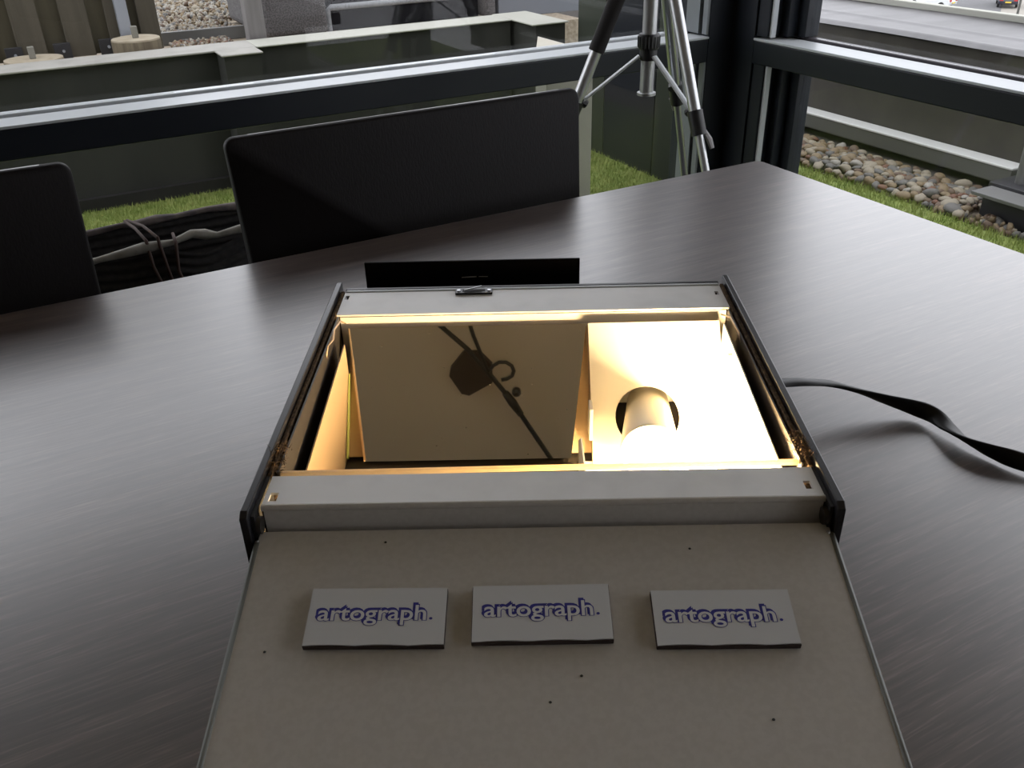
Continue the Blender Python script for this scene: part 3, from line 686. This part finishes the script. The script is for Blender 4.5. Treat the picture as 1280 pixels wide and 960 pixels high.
# mirror: trapezoid at 45 degrees
DM = .586; DMM = .579                  # reflector plane, deeper mirror plane
def on45(x, y, lift=0): k = lift/math.sqrt(2); return Vector((x, y-k, y+DM+k))
def slab(poly, l0, l1):
    mb = MB(); n = len(poly); sh = Vector((0, 0, DMM-DM))
    mb.add([on45(x, y, l0)+sh for x, y in poly]+[on45(x, y, l1)+sh for x, y in poly],
           [tuple(range(n-1, -1, -1)), tuple(range(n, 2*n))]+[(i, (i+1) % n, n+(i+1) % n, n+i) for i in range(n)])
    return mb
mi = slab([(-.1480, .2535), (.0425, .2535), (.0272, .1768), (-.1325, .1768)], -.002, 0).build('mirror', M['mirror'], pr)
slab([(-.1460, .2525), (.0430, .2525), (.0430, .1800), (-.1460, .1800)], -.0045, -.0022).build('mirror_backing', M['cream'], pr)
slab([(-.1462, .2265), (-.1452, .2265), (-.1444, .1785), (-.1458, .1785)], -.002, .0012).build('glass_edge', M['green_glass'], mi)
slab([(-.1479, .2530), (-.1469, .2530), (-.1309, .1775), (-.1325, .1775)], .0001, .0012).build('bezel', M['wire'], mi)
# bright reflector sheet with round socket hole
hc = (.0863, .1942); hr = .0246
rs = MB(); n = 40
xa, xb, ya, yb_ = .0435, .1468, .1690, .2485
ring = []; outer = []
for k in range(n):
    a = 2*PI*k/n; dx, dy = math.cos(a), math.sin(a)
    ring.append((hc[0]+hr*dx, hc[1]+hr*dy/math.sqrt(2)))
    ts = [((xb if dx > 0 else xa)-hc[0])/dx if abs(dx) > 1e-6 else 9, ((yb_ if dy > 0 else ya)-hc[1])/dy if abs(dy) > 1e-6 else 9]
    q = min(ts); outer.append((hc[0]+q*dx, hc[1]+q*dy))
for cxx in (xa, xb):                    # square off the sheet's corners
    for cyy in (ya, yb_):
        k = min(range(n), key=lambda k: (outer[k][0]-cxx)**2+(outer[k][1]-cyy)**2); outer[k] = (cxx, cyy)
for l in (.002, .0008):
    rs.v += [tuple(on45(x, y, l)) for x, y in ring]+[tuple(on45(x, y, l)) for x, y in outer]
for k in range(n):
    k2 = (k+1) % n
    rs.f += [(k, k2, n+k2, n+k), (2*n+k, 3*n+k, 3*n+k2, 2*n+k2), (k, 2*n+k, 2*n+k2, k2), (n+k, n+k2, 3*n+k2, 3*n+k)]; rs.mi += [0]*4
rs.build('reflector_sheet', M['white_paint'], pr)
for (x0, x1, y0, y1, z0, z1) in ((.0405, .0432, .1760, .1900, .772, .800), (.1440, .1470, .196, .200, .815, .832)):
    Bx(x0, x1, y0, y1, z0, z1).build('tab', M['white_paint'], pr, bevel=.0005)
MB().prism([(.050, Z0+.0034), (.166, Z0+.0034), (.172, .775), (.150, .792), (.050, .800)], 'x', .0320, .0330).build('lamp_divider', M['white_paint'], pr)
Bx(.0335, .1466, .0480, .1740, Z0+.0022, Z0+.0032).build('lamp_floor', M['white_paint'], pr)
MB().prism([(.1690, .755), (.1775, .757), (.2520, .8305), (.2480, .8340)], 'x', .0430, .0436).build('reflector_flange', M['cream'], pr)
# lens tube, lamp and its holder
ax_ = (Vector((.079, .128, .7935))-Vector((.0925, .2350, .7690)))
so = MB(); L_ = ax_.length
so.lathe([(.0185, L_-.012), (.0192, L_-.002), (.0200, L_), (.0208, L_-.001), (.0210, L_-.003), (.0165, 0), (.0120, 0)], (.0925, .2350, .7690), 32, ax_)
so.build('lens_tube', M['socket'], pr, smooth=40)
bu = MB()
bu.lathe([(.0085, 0), (.0095, .006), (.0130, .014), (.0165, .023), (.0178, .032), (.0165, .042), (.0120, .050), (.006, .0545), (.001, .0555)], (.1340, .086, .7925), 28, (-1, 0, 0))
bu.build('lamp_bulb', M['bulb'], pr, smooth=True)
MB().lathe([(.0105, 0), (.0105, .0115), (.009, .0125)], (.1468, .086, .7925), 24, (-1, 0, 0)).build('bulb_holder', M['socket'], pr, smooth=40)
# thin wires at the rear corners of both channels
MB().tube([(-.1500, .255, T-.010), (-.1515, .245, T-.003), (-.1530, .226, T-.001), (-.1515, .212, T-.0025), (-.1545, .205, T-.004), (-.1560, .196, T-.014)], .0007, 6).build('loose_wire', M['wire'], pr, smooth=True)
MB().tube([(.1500, .254, T-.008), (.1530, .238, T-.003), (.1545, .215, T-.004), (.1560, .206, T-.012)], .0007, 6).build('loose_wire', M['wire'], pr, smooth=True)
# hinged lid lying forward onto the table
SL = .225
def lid(x, y, dz=0): return (x, y, .8275+SL*(y-.006)+dz)
ld = MB(); y1_, y0_ = .0075, -.310
ld.add([lid(-.1585, y1_), lid(.1605, y1_), lid(.1605, y0_), lid(-.1585, y0_), lid(-.1585, y1_, -.0015), lid(.1605, y1_, -.0015), lid(.1605, y0_, -.0015), lid(-.1585, y0_, -.0015)],
       [(0, 1, 2, 3), (7, 6, 5, 4), (0, 4, 5, 1), (1, 5, 6, 2), (2, 6, 7, 3), (3, 7, 4, 0)])
lo_ = ld.build('lid', M['grey_paint'], pr)
for x in (-.1590, .1610):
    MB().tube([lid(x, .001, -.001), lid(x, y0_, -.001)], .0019, 8).build('lid_edge', M['kick'], lo_, smooth=True)
random.seed(21)
for (x, y) in ((-.0868, -.0009), (.0016, -.0942), (.081, -.0084), (.0173, -.0811), (-.141, -.066), (.1055, -.104)):
    MB().lathe([(.0008, 0), (.0006, .0003)], lid(x, y, .0001), 8).build('paint_chip', M['black_matte'], lo_)
# upright dark plate behind the case
fp = Bx(-.1455, .0426, .3380, .3405, Z0, .8533).build('rear_plate', M['deep_black'], pr, bevel=.0006)
MB().tube([(-.061, .3376, .8380), (-.048, .3376, .8385)], .0004, 6).build('scratch', M['steel'], fp)
MB().tube([(-.046, .3376, .8385), (-.038, .3376, .8383)], .0003, 6).build('scratch', M['steel'], fp)
Bx(-.12, -.10, .3102, .3379, .79, .80).build('plate_bracket', M['black_matte'], fp); Bx(.0, .02, .3102, .3379, .79, .80).build('plate_bracket', M['black_matte'], fp)

# flat twisted power cord
pts = [(.4585, .4455, .7885), (.479, .443, .785), (.499, .438, .782), (.522, .433, .776), (.541, .420, .770), (.553, .409, .766), (.572, .392, .760), (.579, .377, .7585), (.575, .359, .758), (.571, .338, .7585), (.575, .317, .7585), (.583, .299, .758), (.598, .271, .757), (.62, .23, .757), (.66, .16, .755), (.72, .05, .755), (.75, -.06, .755)]
def cat(ps, n=8):
    ps = [Vector(p) for p in ps]; o = []
    for i in range(len(ps)-1):
        a, b, c, d = ps[max(i-1, 0)], ps[i], ps[i+1], ps[min(i+2, len(ps)-1)]
        for k in range(n):
            u = k/n; o.append(.5*((2*b)+(c-a)*u+(2*a-5*b+4*c-d)*u*u+(3*b-a-3*c+d)*u**3))
    return o+[ps[-1]]
path = cat(pts); tw = []
keys = [(0, 0), (3, 10), (5.3, 60), (7.2, 145), (9.3, 235), (11.4, 322), (13, 360), (16, 360)]
for i in range(len(path)):
    u = i/8
    for (a, va), (b, vb) in zip(keys, keys[1:]):
        if a <= u <= b: tw.append(math.radians(va+(vb-va)*(u-a)/(b-a))); break
tag(MB().tube(path, .0068, 12, flat=.34, twist=tw).build('power_cord', M['cable'], smooth=True), 'flat black power cord twisting across the table from the projector', 'cord')

# ------------------------------------------------------------------ magnets with lettering
def text_mesh(body, offset):
    cu = bpy.data.curves.new('lettering', 'FONT'); cu.body = body; cu.size = 1; cu.offset = offset; cu.resolution_u = 4; cu.space_character = .98
    cu.extrude = .004
    ob = bpy.data.objects.new('lettering', cu); COL.objects.link(ob)
    dg = bpy.context.evaluated_depsgraph_get(); me = bpy.data.meshes.new_from_object(ob.evaluated_get(dg))
    bpy.data.objects.remove(ob); bpy.data.curves.remove(cu)
    return me
me_blue = text_mesh('artograph', .050); me_white = text_mesh('artograph', .012); me_dot = text_mesh('.', .0)
xs = [v.co.x for v in me_blue.vertices]; tx0_, tw_ = min(xs), max(xs)-min(xs)
SLA = math.atan(SL)
def place_text(me, m_, dx, dy, z, name):
    m2 = me.copy(); k = .0570/tw_; ky = k*.86
    for v in m2.vertices: v.co = Vector(((v.co.x-tx0_)*k-.0305+dx, (v.co.y-.26)*ky+dy, z+v.co.z*.0001))
    m2.materials.clear(); m2.materials.append(m_); m2.name = name
    return m2
tb = [place_text(me_blue, M['ink'], 0, 0, .00435, 'lettering'), place_text(me_blue, M['ink'], -.0007, .0009, .00430, 'lettering_shadow'), place_text(me_dot, M['ink'], .0570, 0, .00435, 'full_stop')]
twm = place_text(me_white, M['card_print'], .0001, -.0002, .00440, 'lettering_fill')
def magnet(cx, y0, y1, rz, label, txt):
    cy = (y0+y1)/2
    o = bpy.data.objects.new('card_magnet', None); COL.objects.link(o); o.empty_display_size = .01
    Lp = Vector(lid(cx, cy)); o.location = bworld(*Lp)
    o.rotation_euler = (Matrix.Rotation(PRZ, 4, 'Z') @ Matrix.Rotation(SLA, 4, 'X') @ Matrix.Rotation(rz, 4, 'Z')).to_euler()
    tag(o, label, 'magnet', 'printed card magnets on the lid')
    hx, hy = .0357, (y1-y0)/2/math.cos(SLA)
    n = 16
    Bx(-hx, hx, -hy, hy, .0002, .0034).build('magnet_sheet', M['magnet'], o, bevel=.0004)
    cd = MB(); bot = [(-hx+.0003+2*(hx-.0003)*i/n, -hy+.0002+abs(.0006*math.sin(i*.5+cx*70))) for i in range(n+1)]
    cd.prism(bot+[(hx-.0003, hy-.0002), (-hx+.0003, hy-.0002)], 'z', .0035, .0042)
    cd.build('card_face', M['card'], o)
    for me in tb+[twm]:
        q = bpy.data.objects.new(me.name.split('.')[0], me); COL.objects.link(q); q.parent = o; q.location = txt
magnet(-.0859, -.0658, -.0327, math.radians(-.6), 'leftmost of the three white artograph card magnets on the grey lid', (-.0005, .0010, 0))
magnet(-.0013, -.0646, -.0323, math.radians(.2), 'middle of the three white artograph card magnets on the grey lid', (.0004, .0012, 0))
magnet(.0912, -.0684, -.0369, math.radians(-.4), 'rightmost of the three white artograph card magnets on the grey lid', (.0, .0005, 0))

for o in bpy.data.objects:
    if '_o' in o: del o['_o']
